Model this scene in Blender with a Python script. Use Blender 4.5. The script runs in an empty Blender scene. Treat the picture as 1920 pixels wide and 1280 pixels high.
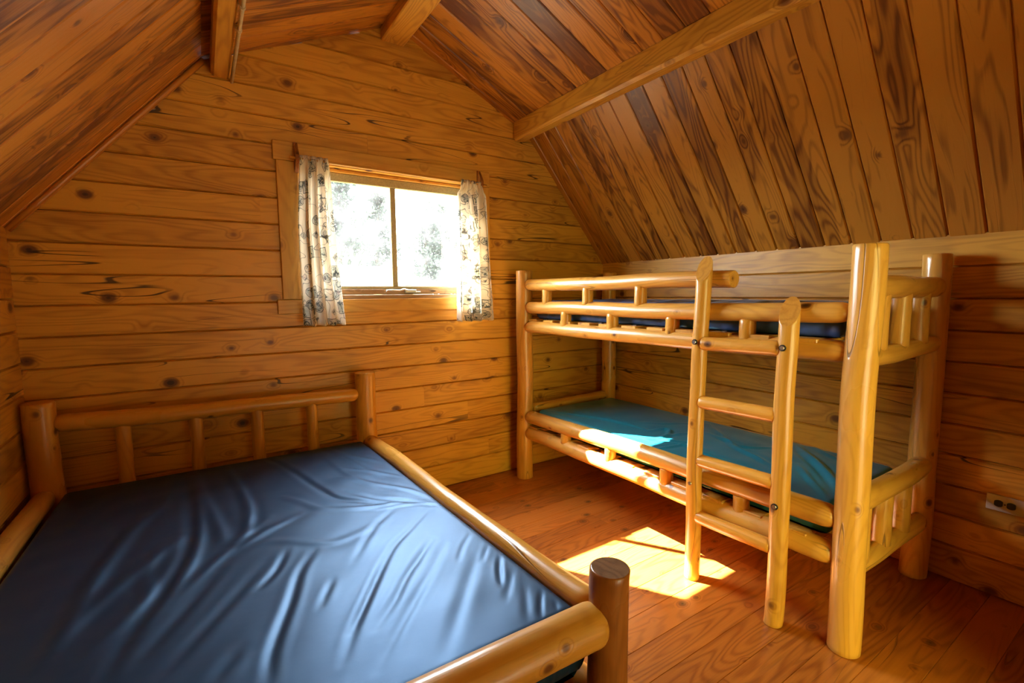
import bpy, bmesh, math, random
import numpy as np
from mathutils import Vector, Matrix
random.seed(7); rng = np.random.RandomState(7)
scene = bpy.context.scene
COL = scene.collection

# ------------------------------------------------------------------ node helpers
class G:
    def __init__(self, name):
        self.m = bpy.data.materials.new(name); self.m.use_nodes = True
        self.t = self.m.node_tree; self.t.nodes.clear()
        self.out = self.t.nodes.new('ShaderNodeOutputMaterial')
    def n(self, typ, ins=None, **props):
        nd = self.t.nodes.new(typ)
        for k, v in props.items(): setattr(nd, k, v)
        for k, v in (ins or {}).items():
            s = nd.inputs[k]
            if isinstance(v, bpy.types.NodeSocket): self.t.links.new(v, s)
            else: s.default_value = v
        return nd
    def math(self, op, a, b=None, c=None, clamp=False):
        ins = {0: a}
        if b is not None: ins[1] = b
        if c is not None: ins[2] = c
        return self.n('ShaderNodeMath', ins, operation=op, use_clamp=clamp).outputs[0]
    def vmul(self, v, s):
        return self.n('ShaderNodeVectorMath', {0: v, 1: s}, operation='MULTIPLY').outputs[0]
    def ramp(self, v, a, b, x=0.0, y=1.0):
        return self.n('ShaderNodeMapRange', {0: v, 1: a, 2: b, 3: x, 4: y}, interpolation_type='SMOOTHSTEP').outputs[0]
    def mix(self, f, a, b, mode='MIX'):
        nd = self.n('ShaderNodeMix', data_type='RGBA', blend_type=mode)
        for i, v in ((0, f), (6, a), (7, b)):
            s = nd.inputs[i]
            if isinstance(v, bpy.types.NodeSocket): self.t.links.new(v, s)
            elif i == 0: s.default_value = v
            else: s.default_value = (*v, 1)
        return nd.outputs[2]
    def noise(self, v, scale=1.0, detail=2.0, rough=.5):
        return self.n('ShaderNodeTexNoise', {'Vector': v, 'Scale': scale, 'Detail': detail, 'Roughness': rough}).outputs['Fac']
    def finish(self, bsdf):
        self.t.links.new(bsdf, self.out.inputs['Surface']); return self.m

def pine(name, light, dark, knot_c=(.15, .052, .013), rough=.34, line_amt=.45, crack=1.0, vary=.35, blot=.4, knots=8.5, ring=7.0, spec=.4, heart=0.0):
    g = G(name)
    at = g.n('ShaderNodeAttribute', attribute_name='gr').outputs['Vector']
    sd = g.n('ShaderNodeAttribute', attribute_name='sd').outputs['Fac']
    vn = g.n('ShaderNodeTexVoronoi', {'Vector': g.vmul(at, (.75, 1, 1)), 'Scale': knots})
    vor = g.math('MULTIPLY_ADD', g.n('ShaderNodeSeparateColor', {0: vn.outputs['Color']}).outputs[0], .10, vn.outputs['Distance'])
    kinf = g.ramp(vor, .34, .06)
    base = g.noise(g.vmul(at, (1.1, 7.5, 7.5)), 1.0, 1.5)
    wav = g.math('ADD', g.math('MULTIPLY', base, ring * 2), g.math('MULTIPLY', kinf, 2.2))
    lines = g.math('POWER', g.math('MULTIPLY_ADD', g.math('SINE', g.math('MULTIPLY', wav, 6.2832)), .5, .5), 2.0)
    fib = g.noise(g.vmul(at, (6, 170, 170)), 1.0, 2)
    blotn = g.noise(g.vmul(at, (2.2, 5, 5)), 1.0, 3)
    f = g.math('MULTIPLY', lines, line_amt)
    f = g.math('ADD', f, g.math('MULTIPLY', g.math('SUBTRACT', fib, .5), .5))
    f = g.math('ADD', f, g.math('MULTIPLY', g.math('SUBTRACT', blotn, .47), blot * 2))
    f = g.math('ADD', f, g.math('MULTIPLY', g.math('SUBTRACT', sd, .4), vary * 1.6))
    if heart:
        hn = g.noise(g.vmul(at, (1.0, 9, 9)), 1.0, 2)
        f = g.math('ADD', f, g.math('MULTIPLY', g.math('SUBTRACT', g.ramp(hn, .47, .53), .5), heart))
    f = g.math('ADD', f, g.math('MULTIPLY', g.ramp(vor, .30, .12), .45), clamp=True)
    col = g.mix(f, light, dark)
    kw = g.math('ADD', vor, g.math('MULTIPLY', g.math('SUBTRACT', blotn, .5), .12))
    col = g.mix(g.ramp(kw, .19, .10), col, knot_c)
    col = g.mix(g.ramp(kw, .085, .05), col, (.05, .017, .006))
    cn = g.noise(g.vmul(at, (.8, 11, 11)), 1.0, 1)
    cm = g.noise(g.vmul(at, (1.3, 2.3, 2.3)), 1.0, 1)
    cr = g.math('MULTIPLY', g.ramp(g.math('ABSOLUTE', g.math('SUBTRACT', cn, .5)), .0065, .002), g.ramp(cm, .52, .6))
    cr = g.math('MULTIPLY', cr, crack)
    col = g.mix(cr, col, (.03, .010, .004))
    rip = g.noise(g.vmul(at, (7, 34, 34)), 1.0, 3)
    h = g.math('ADD', g.math('MULTIPLY_ADD', rip, 1.1, g.math('MULTIPLY', lines, .25)), g.math('MULTIPLY', fib, .5))
    h = g.math('SUBTRACT', g.math('ADD', h, g.math('MULTIPLY', blotn, 1.2)), g.math('MULTIPLY', cr, 3))
    bump = g.n('ShaderNodeBump', {'Height': h, 'Strength': .35, 'Distance': .0022}).outputs[0]
    ro = g.math('ADD', g.math('MULTIPLY', blotn, .22), rough - .1)
    b = g.n('ShaderNodeBsdfPrincipled', {'Base Color': col, 'Roughness': ro, 'Normal': bump, 'Specular IOR Level': spec})
    return g.finish(b.outputs[0])

def plain(name, col, rough=.5, metal=0.0, spec=.5, nz=.0, nscale=60):
    g = G(name)
    tc = g.n('ShaderNodeTexCoord').outputs['Object']
    nn = g.noise(tc, nscale, 3)
    c = g.mix(g.math('MULTIPLY', g.ramp(nn, .35, .7), nz), col, tuple(x * .45 for x in col))
    b = g.n('ShaderNodeBsdfPrincipled', {'Base Color': c, 'Roughness': rough, 'Metallic': metal, 'Specular IOR Level': spec})
    return g.finish(b.outputs[0])

M = {}
M['wall'] = pine('varnished log wall', (.65, .330, .042), (.29, .108, .012), line_amt=.36, crack=.9, vary=.34, blot=.75, rough=.41, knots=6.2)
M['roof'] = pine('cedar roof boards', (.50, .200, .023), (.135, .036, .005), line_amt=.55, crack=.15, vary=.65, blot=.35, rough=.36, knots=6, heart=.5)
M['floor'] = pine('red stained floor boards', (.45, .15, .022), (.18, .044, .007), line_amt=.4, crack=.4, vary=.4, blot=.38, rough=.34, knots=9)
M['beam'] = pine('roof beam pine', (.62, .32, .046), (.32, .125, .016), line_amt=.5, crack=.25, vary=.1, blot=.3, rough=.36, knots=6)
M['log'] = pine('peeled pine log', (.66, .335, .060), (.39, .148, .020), line_amt=.32, crack=.6, vary=.35, blot=.34, rough=.30, knots=10, spec=.55)
M['bedlog'] = pine('varnished pine log with shade in colour', (.58, .285, .044), (.34, .125, .016), line_amt=.32, crack=.6, vary=.35, blot=.38, rough=.30, knots=10, spec=.55)  # copy of the pine log, darkened for the dim light on the bed
M['rung'] = pine('orange varnished rung', (.65, .31, .048), (.44, .17, .022), line_amt=.3, crack=.1, vary=.15, blot=.25, rough=.27, knots=10)
M['brownlog'] = pine('dark brown varnished log', (.30, .105, .022), (.15, .045, .010), line_amt=.35, crack=.4, vary=.1, blot=.4, rough=.28)
M['darklog'] = pine('dark end grain', (.20, .11, .055), (.09, .045, .02), line_amt=.5, crack=.4, vary=.1, blot=.5, rough=.3)
M['trim'] = pine('window casing pine', (.62, .32, .048), (.36, .145, .018), line_amt=.3, crack=.05, vary=.15, blot=.3, rough=.4, knots=7)
M['oldsill'] = pine('weathered sill wood', (.42, .24, .11), (.17, .085, .035), line_amt=.4, crack=1, vary=.1, blot=.6, rough=.5)
M['sash'] = plain('speckled window sash', (.46, .38, .18), .5, nz=.6, nscale=220)
M['metal'] = plain('aluminium', (.72, .72, .70), .32, 1.0, nz=.15)
M['steel'] = plain('bolt steel', (.75, .76, .78), .25, 1.0, nz=.1)
M['black'] = plain('black plastic', (.008, .008, .009), .35, nz=.2)
M['plate'] = plain('ivory outlet plate', (.62, .62, .56), .35, nz=.05)
M['brown'] = plain('brown bracket', (.05, .028, .018), .45, nz=.3)
M['conduit'] = plain('grey conduit', (.52, .42, .24), .35, 0.0, nz=.3, nscale=30)

def fabric(name, col, rough, sheen, sheen_tint, spec=.5, thread=900, tint=(1, 1, 1)):
    g = G(name)
    tc = g.n('ShaderNodeTexCoord').outputs['Object']
    nn = g.noise(tc, 7, 3); fine = g.noise(tc, thread, 1)
    wr = g.noise(g.vmul(tc, (9, 14, 9)), 1.0, 4)
    c = g.mix(g.math('MULTIPLY', nn, .35), col, tuple(x * .7 for x in col))
    bump = g.n('ShaderNodeBump', {'Height': g.math('ADD', g.math('MULTIPLY', fine, .12), g.math('MULTIPLY', wr, .9)), 'Strength': .22, 'Distance': .004}).outputs[0]
    b = g.n('ShaderNodeBsdfPrincipled', {'Base Color': c, 'Roughness': rough, 'Sheen Weight': sheen, 'Sheen Tint': (*sheen_tint, 1), 'Sheen Roughness': .35, 'Specular IOR Level': spec, 'Specular Tint': (*tint, 1), 'Normal': bump})
    return g.finish(b.outputs[0])
M['blue'] = fabric('slate blue nylon cover', (.006, .018, .042), .47, .0, (.45, .68, 1), 1.0, tint=(.16, .50, 1))
M['navy'] = fabric('navy vinyl cover', (.038, .085, .23), .42, .10, (.5, .65, 1), .55)
M['teal'] = fabric('teal vinyl cover', (.006, .15, .225), .30, .08, (.5, .9, 1), .6)

def curtain_mat():
    g = G('printed cotton curtain')
    at = g.n('ShaderNodeAttribute', attribute_name='gr').outputs['Vector']
    sep = g.n('ShaderNodeSeparateXYZ', {0: at})
    v2 = g.n('ShaderNodeCombineXYZ', {0: sep.outputs[0], 1: sep.outputs[1], 2: 0.0}).outputs[0]
    paper = (.86, .80, .70)
    ink = (.13, .14, .14)
    col = g.mix(g.noise(v2, 12, 2), paper, (.80, .72, .60))
    def stamps(col, scale, metric, lo, hi, thr, patch, off, scr):
        vv = g.n('ShaderNodeVectorMath', {0: v2, 1: (off, off * .7, 0)}, operation='ADD').outputs[0]
        vv = g.n('ShaderNodeVectorRotate', {'Vector': vv, 'Angle': .12 * (off % 3 - 1)}, rotation_type='Z_AXIS').outputs[0]
        vo = g.n('ShaderNodeTexVoronoi', {'Vector': vv, 'Scale': scale, 'Randomness': .8}, voronoi_dimensions='2D', distance=metric)
        d = vo.outputs['Distance']; cs = g.n('ShaderNodeSeparateColor', {0: vo.outputs['Color']})
        wob = g.math('ADD', d, g.math('MULTIPLY', g.math('SUBTRACT', g.noise(vv, scale * 4, 2), .5), .10))
        on = g.math('GREATER_THAN', cs.outputs[0], thr)
        inside = g.math('MULTIPLY', g.math('LESS_THAN', wob, hi), on)
        edge = g.math('MULTIPLY', g.math('MULTIPLY', g.math('LESS_THAN', wob, hi), g.math('GREATER_THAN', wob, hi - .05)), on)
        sk = g.noise(vv, scale * scr, 3)
        line = g.math('LESS_THAN', g.math('ABSOLUTE', g.math('SUBTRACT', sk, .5)), .022)
        fillm = g.math('GREATER_THAN', cs.outputs[1], .35)
        inner = g.math('MULTIPLY', g.math('LESS_THAN', wob, hi - .08), on)
        tint = g.mix(g.ramp(cs.outputs[2], .2, .8), patch, (.16, .21, .22))
        col = g.mix(g.math('MULTIPLY', g.math('MULTIPLY', inner, fillm), g.math('MULTIPLY_ADD', g.noise(vv, scale * 5, 3), .9, -.05)), col, tint)
        col = g.mix(g.math('MULTIPLY', line, inner), col, ink)
        return g.mix(g.math('MULTIPLY', edge, .85), col, ink)
    col = stamps(col, 10, 'CHEBYCHEV', .1, .34, .6, (.42, .46, .34), 3.1, 1.8)
    col = stamps(col, 12, 'EUCLIDEAN', .1, .34, .62, (.30, .37, .38), 7.7, 2.2)
    col = stamps(col, 17, 'MANHATTAN', .1, .36, .7, (.45, .30, .28), 1.4, 1.8)
    stroke = g.math('LESS_THAN', g.math('ABSOLUTE', g.math('SUBTRACT', g.noise(v2, 11, 1), .5)), .007)
    col = g.mix(g.math('MULTIPLY', stroke, .8), col, ink)
    d = g.n('ShaderNodeBsdfPrincipled', {'Base Color': col, 'Roughness': .8, 'Specular IOR Level': .2})
    tr = g.n('ShaderNodeBsdfTranslucent', {'Color': col})
    mx = g.n('ShaderNodeMixShader', {0: .55, 1: d.outputs[0], 2: tr.outputs[0]})
    return g.finish(mx.outputs[0])
M['curtain'] = curtain_mat()

def glass_mat():
    g = G('dusty window glass')
    tc = g.n('ShaderNodeTexCoord').outputs['Object']
    n1 = g.noise(tc, 5, 4, .6); n2 = g.noise(tc, 90, 2, .6)
    f = g.math('MULTIPLY_ADD', g.ramp(n1, .3, .7), .011, .002)
    f = g.math('ADD', f, g.math('MULTIPLY', g.ramp(n2, .60, .8), .06), clamp=True)
    tr = g.n('ShaderNodeBsdfTransparent', {'Color': (.93, .96, .97, 1)})
    du = g.n('ShaderNodeBsdfTranslucent', {'Color': (.9, .93, .97, 1)})
    gl = g.n('ShaderNodeBsdfGlossy', {'Color': (1, 1, 1, 1), 'Roughness': .03})
    mx = g.n('ShaderNodeMixShader', {0: f, 1: tr.outputs[0], 2: du.outputs[0]})
    m2 = g.n('ShaderNodeMixShader', {0: .04, 1: mx.outputs[0], 2: gl.outputs[0]})
    return g.finish(m2.outputs[0])
M['glass'] = glass_mat()

def leaf_mat():
    g = G('conifer foliage')
    tc = g.n('ShaderNodeTexCoord').outputs['Object']
    c = g.mix(g.noise(tc, 1.4, 3), (.020, .030, .024), (.050, .062, .050))
    d = g.n('ShaderNodeBsdfDiffuse', {'Color': c}); t = g.n('ShaderNodeBsdfTranslucent', {'Color': c})
    return g.finish(g.n('ShaderNodeMixShader', {0: .45, 1: d.outputs[0], 2: t.outputs[0]}).outputs[0])
M['leaf'] = leaf_mat()
M['bark'] = plain('bark', (.05, .04, .03), .9, nz=.6, nscale=9)
M['ground'] = plain('dry forest ground', (.10, .09, .06), .9, nz=.5, nscale=1.2)
M['carpaint'] = plain('pale vehicle paint', (.75, .77, .78), .25, nz=.03)
M['carglass'] = plain('dark vehicle glass', (.05, .06, .07), .08, nz=.1)
M['tyre'] = plain('tyre rubber', (.02, .02, .02), .8, nz=.2)

# ------------------------------------------------------------------ mesh helpers
class MB:
    """collects polygons with wood-grain coordinates (gr) and a per-piece seed (sd)"""
    def __init__(self): self.v = []; self.f = []; self.g = []; self.s = []; self.sm = []; self.mi = []
    def add(self, verts, faces, gr, seed=None, smooth=False, mi=0, off=None):
        if seed is None: seed = random.random()
        if off is None: off = (random.random() * 40, random.random() * 40, random.random() * 40)
        b = len(self.v); self.v += [tuple(p) for p in verts]
        gr = [(a[0] + off[0], a[1] + off[1], a[2] + off[2]) for a in gr]
        for i, f in enumerate(faces):
            self.f.append([b + k for k in f]); self.g.append([gr[k] for k in f])
            self.s.append(seed); self.sm.append(smooth if isinstance(smooth, bool) else smooth[i]); self.mi.append(mi)
    def build(self, name, mats, parent=None):
        o0 = root_loc(parent) if parent else Vector((0, 0, 0))
        me = bpy.data.meshes.new(name)
        me.from_pydata([tuple(Vector(p) - o0) for p in self.v], [], self.f)
        a = me.attributes.new('gr', 'FLOAT_VECTOR', 'CORNER')
        a.data.foreach_set('vector', np.array([c for f in self.g for c in f], dtype=np.float32).ravel())
        a = me.attributes.new('sd', 'FLOAT', 'CORNER')
        a.data.foreach_set('value', np.array([s for s, f in zip(self.s, self.f) for _ in f], dtype=np.float32))
        me.polygons.foreach_set('use_smooth', self.sm)
        for m in (mats if isinstance(mats, (list, tuple)) else [mats]): me.materials.append(m)
        me.polygons.foreach_set('material_index', self.mi)
        me.update(); me.validate()
        o = bpy.data.objects.new(name, me); COL.objects.link(o)
        if parent: o.parent = parent
        return o

def root_loc(o):
    while o.parent: o = o.parent
    return Vector(o.location)
def tag(o, label=None, cat=None, group=None, kind=None):
    if label: o['label'] = label
    if cat: o['category'] = cat
    if group: o['group'] = group
    if kind: o['kind'] = kind
    return o
def thing(name, loc, label, cat, group=None, kind=None):
    o = bpy.data.objects.new(name, None); COL.objects.link(o); o.location = loc; o.empty_display_size = .1
    return tag(o, label, cat, group, kind)

def clip(poly, a, b, c):
    """keep the part of a 2D polygon where a*u + b*v <= c"""
    out = []
    for i in range(len(poly)):
        p, q = poly[i], poly[(i + 1) % len(poly)]
        dp, dq = a * p[0] + b * p[1] - c, a * q[0] + b * q[1] - c
        if dp <= 0: out.append(p)
        if dp * dq < 0:
            t = dp / (dp - dq); out.append((p[0] + t * (q[0] - p[0]), p[1] + t * (q[1] - p[1])))
    return out

def board(mb, P, U, V, poly, th=.04, ch=.004, dep=.006, lift=0.0, seed=None, grain_u=True, off=None):
    """a board whose face lies in plane P + u*U + v*V; N = U x V points into the room; edges along U are eased"""
    if len(poly) < 3: return
    P, U, V = Vector(P), Vector(U), Vector(V); N = U.cross(V)
    n = len(poly); v0 = min(p[1] for p in poly); v1 = max(p[1] for p in poly)
    inner = [(p[0], min(max(p[1], v0 + ch), v1 - ch)) for p in poly]
    pt = lambda p, d: P + U * p[0] + V * p[1] + N * d
    vs = [pt(p, lift) for p in inner] + [pt(p, lift - dep) for p in poly] + [pt(p, -th) for p in poly]
    gr = [(p[0], p[1], 0) for p in inner] + [(p[0], p[1], -dep) for p in poly] + [(p[0], p[1], -th) for p in poly]
    if not grain_u: gr = [(a[1], a[0], a[2]) for a in gr]
    fs = [list(range(n))]
    for i in range(n):
        j = (i + 1) % n
        fs.append([n + i, n + j, j, i]); fs.append([2 * n + i, 2 * n + j, n + j, n + i])
    fs.append([2 * n + i for i in reversed(range(n))])
    mb.add(vs, fs, gr, seed, False, 0, off)

def box(mb, c, size, ch=.004, rot=None, grain=0, seed=None, mi=0):
    """eased box; grain axis 0/1/2"""
    hx, hy, hz = [s / 2 for s in size]; ch = min(ch, .45 * min(hx, hy, hz))
    vs = []; idx = {}
    for sx in (-1, 1):
        for sy in (-1, 1):
            for sz in (-1, 1):
                for k in range(3):
                    p = [sx * hx, sy * hy, sz * hz]
                    for m in range(3):
                        if m != k: p[m] -= (sx, sy, sz)[m] * ch
                    idx[(sx, sy, sz, k)] = len(vs); vs.append(Vector(p))
    fs = []
    for k in range(3):
        a, b = [(1, 2), (0, 2), (0, 1)][k]
        for s in (-1, 1):
            q = []
            for (ua, ub) in ((-1, -1), (1, -1), (1, 1), (-1, 1)):
                t = [0, 0, 0]; t[k] = s; t[a] = ua; t[b] = ub; q.append(idx[(*t, k)])
            fs.append(q)
    for k in range(3):
        a, b = [(1, 2), (0, 2), (0, 1)][k]
        for ua in (-1, 1):
            for ub in (-1, 1):
                q = []
                for (s, kk) in ((-1, a), (1, a), (1, b), (-1, b)):
                    t = [0, 0, 0]; t[k] = s; t[a] = ua; t[b] = ub; q.append(idx[(*t, kk)])
                fs.append(q)
    for sx in (-1, 1):
        for sy in (-1, 1):
            for sz in (-1, 1): fs.append([idx[(sx, sy, sz, k)] for k in range(3)])
    ctr = Vector((0, 0, 0)); out = []
    for f in fs:
        nrm = (vs[f[1]] - vs[f[0]]).cross(vs[f[2]] - vs[f[0]]); m = sum((vs[i] for i in f), Vector()) / len(f)
        out.append(f if nrm.dot(m) > 0 else f[::-1])
    R = rot or Matrix.Identity(3); C = Vector(c)
    gr = [tuple(v[(grain + i) % 3] for i in range(3)) for v in vs]
    mb.add([C + R @ v for v in vs], out, gr, seed, False, mi)

def smooth_noise(n, k, amp):
    """periodic-free 1D wobble"""
    ph = rng.rand(4) * 6.28; t = np.linspace(0, 1, n)
    return amp * sum(np.sin(t * 6.28 * k * (i + 1) * .7 + ph[i]) / (i + 1) for i in range(3))

def log(mb, p0, p1, r0, r1=None, seg=28, end0='flat', end1='flat', wob=.0025, lump=.03, bend=0.0, shoulder=.045, cut=None, seed=None):
    """a peeled log from p0 to p1; ends: flat (sawn, eased) or round (tapered shoulder)"""
    r1 = r0 if r1 is None else r1
    p0, p1 = Vector(p0), Vector(p1); L = (p1 - p0).length; e = (p1 - p0).normalized()
    if L < .42: wob, lump = .0004, min(lump, .018)
    a = e.cross(Vector((0, 0, 1)) if abs(e.z) < .9 else Vector((0, 1, 0))).normalized(); b = e.cross(a)
    ts = []
    def endts(kind):
        if kind == 'flat': return [(0, .93), (.004, 1.0)]
        return [(shoulder * (1 - math.cos(x * math.pi / 2 / 5)), None) for x in range(6)]
    prof = []
    for (s, k) in endts(end0): prof.append((s, k if k else math.sqrt(max(0, 1 - (1 - s / shoulder) ** 2)) * .55 + .45))
    n = max(6, int(L / .06)); s0, s1 = prof[-1][0] + .02, L - (endts(end1)[-1][0] + .02)
    for i in range(n + 1): prof.append((s0 + (s1 - s0) * i / n, 1.0))
    for (s, k) in reversed(endts(end1)): prof.append((L - s, k if k else math.sqrt(max(0, 1 - (1 - s / shoulder) ** 2)) * .55 + .45))
    m = len(prof); wx, wy = smooth_noise(m, 1.3, wob), smooth_noise(m, 1.3, wob)
    ph = rng.rand(6) * 6.28
    vs, gr = [], []
    for i, (s, k) in enumerate(prof):
        t = s / L; R = (r0 + (r1 - r0) * t) * k
        for j in range(seg):
            th = 2 * math.pi * j / seg
            rr = R * (1 + lump * (.5 * math.sin(2 * th + ph[0] + 1.5 * t) + .35 * math.sin(3 * th + ph[1] - 3 * t) + .4 * math.sin(7 * t * L + th + ph[2]) + .25 * math.sin(17 * t * L - 2 * th + ph[3])))
            q = p0 + e * s + a * (rr * math.cos(th) + wx[i]) + b * (rr * math.sin(th) + wy[i] + bend * math.sin(math.pi * t))
            vs.append(q); gr.append((s, rr * math.cos(th), rr * math.sin(th)))
    fs, sm = [], []
    for i in range(m - 1):
        for j in range(seg):
            k = (j + 1) % seg
            fs.append([i * seg + j, i * seg + k, (i + 1) * seg + k, (i + 1) * seg + j]); sm.append(True)
    fs.append(list(range(seg))[::-1]); sm.append(False)
    fs.append([(m - 1) * seg + j for j in range(seg)]); sm.append(False)
    # keep outward winding
    mb.add(vs, fs, gr, seed, sm)

def log_obj(name, mat, parent, *a, **k):
    mb = MB(); log(mb, *a, **k); return mb.build(name, mat, parent)

def tube(mb, pts, r, seg=10, mi=0):
    pts = [Vector(p) for p in pts]; m = len(pts); vs, gr = [], []
    for i, p in enumerate(pts):
        e = (pts[min(i + 1, m - 1)] - pts[max(i - 1, 0)]).normalized()
        a = e.cross(Vector((0, 0, 1)) if abs(e.z) < .9 else Vector((0, 1, 0))).normalized(); b = e.cross(a)
        R = r[i] if isinstance(r, (list, tuple)) else r
        for j in range(seg):
            th = 2 * math.pi * j / seg; q = p + a * R * math.cos(th) + b * R * math.sin(th)
            vs.append(q); gr.append((i * .02, R * math.cos(th), R * math.sin(th)))
    fs = [[i * seg + j, i * seg + (j + 1) % seg, (i + 1) * seg + (j + 1) % seg, (i + 1) * seg + j] for i in range(m - 1) for j in range(seg)]
    n = len(fs); fs += [list(range(seg))[::-1], [(m - 1) * seg + j for j in range(seg)]]
    mb.add(vs, fs, gr, None, [True] * n + [False] * 2, mi)

# ------------------------------------------------------------------ room dimensions (metres)
XL, XR, YB, YF = -.69, 2.855, 2.95, -.95
L0, L1, AP, R1, R0 = (XL, 1.65), (.075, 2.535), (1.09, 2.985), (2.08, 2.515), (XR, 1.593)
WX0, WX1, WZ0, WZ1 = .50, 1.64, 1.345, 2.09           # window opening
PITCH = .1435
def gable(poly):
    for (p, q) in ((L0, L1), (L1, AP), (AP, R1), (R1, R0)):
        a, b = -(q[1] - p[1]), (q[0] - p[0]); poly = clip(poly, a, b, a * p[0] + b * p[1])
    return poly
def rects_minus(x0, x1, z0, z1, h):
    hx0, hx1, hz0, hz1 = h
    if hz0 >= z1 or hz1 <= z0 or hx0 >= x1 or hx1 <= x0: return [(x0, x1, z0, z1)]
    out = [(x0, hx0, z0, z1), (hx1, x1, z0, z1)]
    if hz0 > z0: out.append((hx0, hx1, z0, hz0))
    if hz1 < z1: out.append((hx0, hx1, hz1, z1))
    return [r for r in out if r[1] - r[0] > .001 and r[3] - r[2] > .001]

# back wall (faces -y): U = +x, V = +z gives N = -y
courses = [0, .165] + [.165 + PITCH * k for k in range(1, 21)]
mb = MB()
for k in range(len(courses) - 1):
    z0, z1 = courses[k], courses[k + 1]; sd = random.random(); off = (random.random() * 40, random.random() * 40, random.random() * 40)
    joints = {1: [1.72], 4: [1.22], 3: [1.55], 6: [2.0], 12: [.30], 15: [.9]}.get(k, [])
    xs = [XL - .1] + joints + [XR + .1]
    for x0, x1 in zip(xs, xs[1:]):
        for r in rects_minus(x0, x1, z0, z1, (WX0, WX1, WZ0, WZ1)):
            board(mb, (0, YB, 0), (1, 0, 0), (0, 0, 1), gable([(r[0], r[2]), (r[1], r[2]), (r[1], r[3]), (r[0], r[3])]), th=.10, ch=.006, dep=.013, lift=random.uniform(-.0015, .0015), seed=sd, off=off)
        sd = random.random(); off = (random.random() * 40, 3, 5)
tag(mb.build('wall_back', M['wall']), 'gable end wall of varnished horizontal logs around the window', 'wall', kind='structure')

# right wall (faces -x): U = -y, V = +z, N = U x V = (-1,0,0)
mb = MB()
cz = [z for z in courses if z < 1.58] + [R0[1] + .012]
for k in range(len(cz) - 1):
    board(mb, (XR, 0, 0), (0, -1, 0), (0, 0, 1), [(-YB, cz[k]), (-YF, cz[k]), (-YF, cz[k + 1]), (-YB, cz[k + 1])], th=.10, ch=.006, dep=.013, lift=random.uniform(-.0015, .0015))
tag(mb.build('wall_right', M['wall']), 'low eave wall of varnished logs behind the bunk bed', 'wall', kind='structure')
# left wall (faces +x): U = +y, V = +z, N = (1,0,0)
mb = MB()
cz = [z + .03 for z in courses if z < 1.58] + [L0[1] + .012]; cz[0] = 0
for k in range(len(cz) - 1):
    board(mb, (XL, 0, 0), (0, 1, 0), (0, 0, 1), [(YF, cz[k]), (YB, cz[k]), (YB, cz[k + 1]), (YF, cz[k + 1])], th=.10, ch=.006, dep=.013, lift=random.uniform(-.0015, .0015))
tag(mb.build('wall_left', M['wall']), 'low eave wall of varnished logs beside the double bed', 'wall', kind='structure')
# front wall behind the camera (faces +y), with a doorway: U = -x, V = +z, N = +y
DX0, DX1, DZ1 = .65, 1.60, 2.02
mb = MB()
for k in range(len(courses) - 1):
    z0, z1 = courses[k], courses[k + 1]
    for r in rects_minus(XL - .1, XR + .1, z0, z1, (DX0, DX1, -1, DZ1)):
        poly = gable([(r[0], r[2]), (r[1], r[2]), (r[1], r[3]), (r[0], r[3])])
        board(mb, (0, YF, 0), (-1, 0, 0), (0, 0, 1), [(-p[0], p[1]) for p in reversed(poly)], th=.10)
tag(mb.build('wall_front', M['wall']), 'log gable wall with the open doorway', 'wall', kind='structure')
mb = MB()
for x in (DX0 - .045, DX1 + .045): box(mb, (x, YF + .01, DZ1 / 2), (.09, .02, DZ1), grain=2)
box(mb, ((DX0 + DX1) / 2, YF + .01, DZ1 + .045), (DX1 - DX0 + .18, .02, .09), grain=0)
door = tag(mb.build('door_1', M['trim']), 'plain pine casing of the open doorway', 'door', kind='structure')
mb = MB()
LR = Matrix.Rotation(math.radians(-12), 3, 'Z'); LH = Vector((DX1 + .03, YF + .03, 0))
for i in range(6): box(mb, LH + LR @ Vector((0, .07 + i * .14, DZ1 / 2 + .005)), (.04, .138, DZ1 - .03), .004, LR, 2)
for z in (.35, 1.65): box(mb, LH + LR @ Vector((-.031, .42, z)), (.022, .78, .10), .004, LR, 1)
mb.build('shading_door_leaf', M['roof'], door)  # unseen open leaf, added and angled to shade the right wall and floor

# floor boards along x: U = +x, V = +y, N = +z
mb = MB(); y = YF - .1; k = 0
while y < YB + .1:
    w = random.choice((.125, .13, .135)); off = (random.random() * 40, random.random() * 40, random.random() * 40)
    x = XL - .1 - random.random() * 1.5
    while x < XR + .1:
        x1 = x + random.uniform(1.6, 3.2)
        if min(x1, XR + .1) - max(x, XL - .1) > .01:
            board(mb, (0, 0, 0), (1, 0, 0), (0, 1, 0), [(max(x, XL - .1), y), (min(x1, XR + .1), y), (min(x1, XR + .1), y + w), (max(x, XL - .1), y + w)], th=.03, ch=.0016, dep=.0022)
        x = x1
    y += w
tag(mb.build('floor', M['floor']), 'glossy reddish pine plank floor', 'floor', kind='structure')

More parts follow.
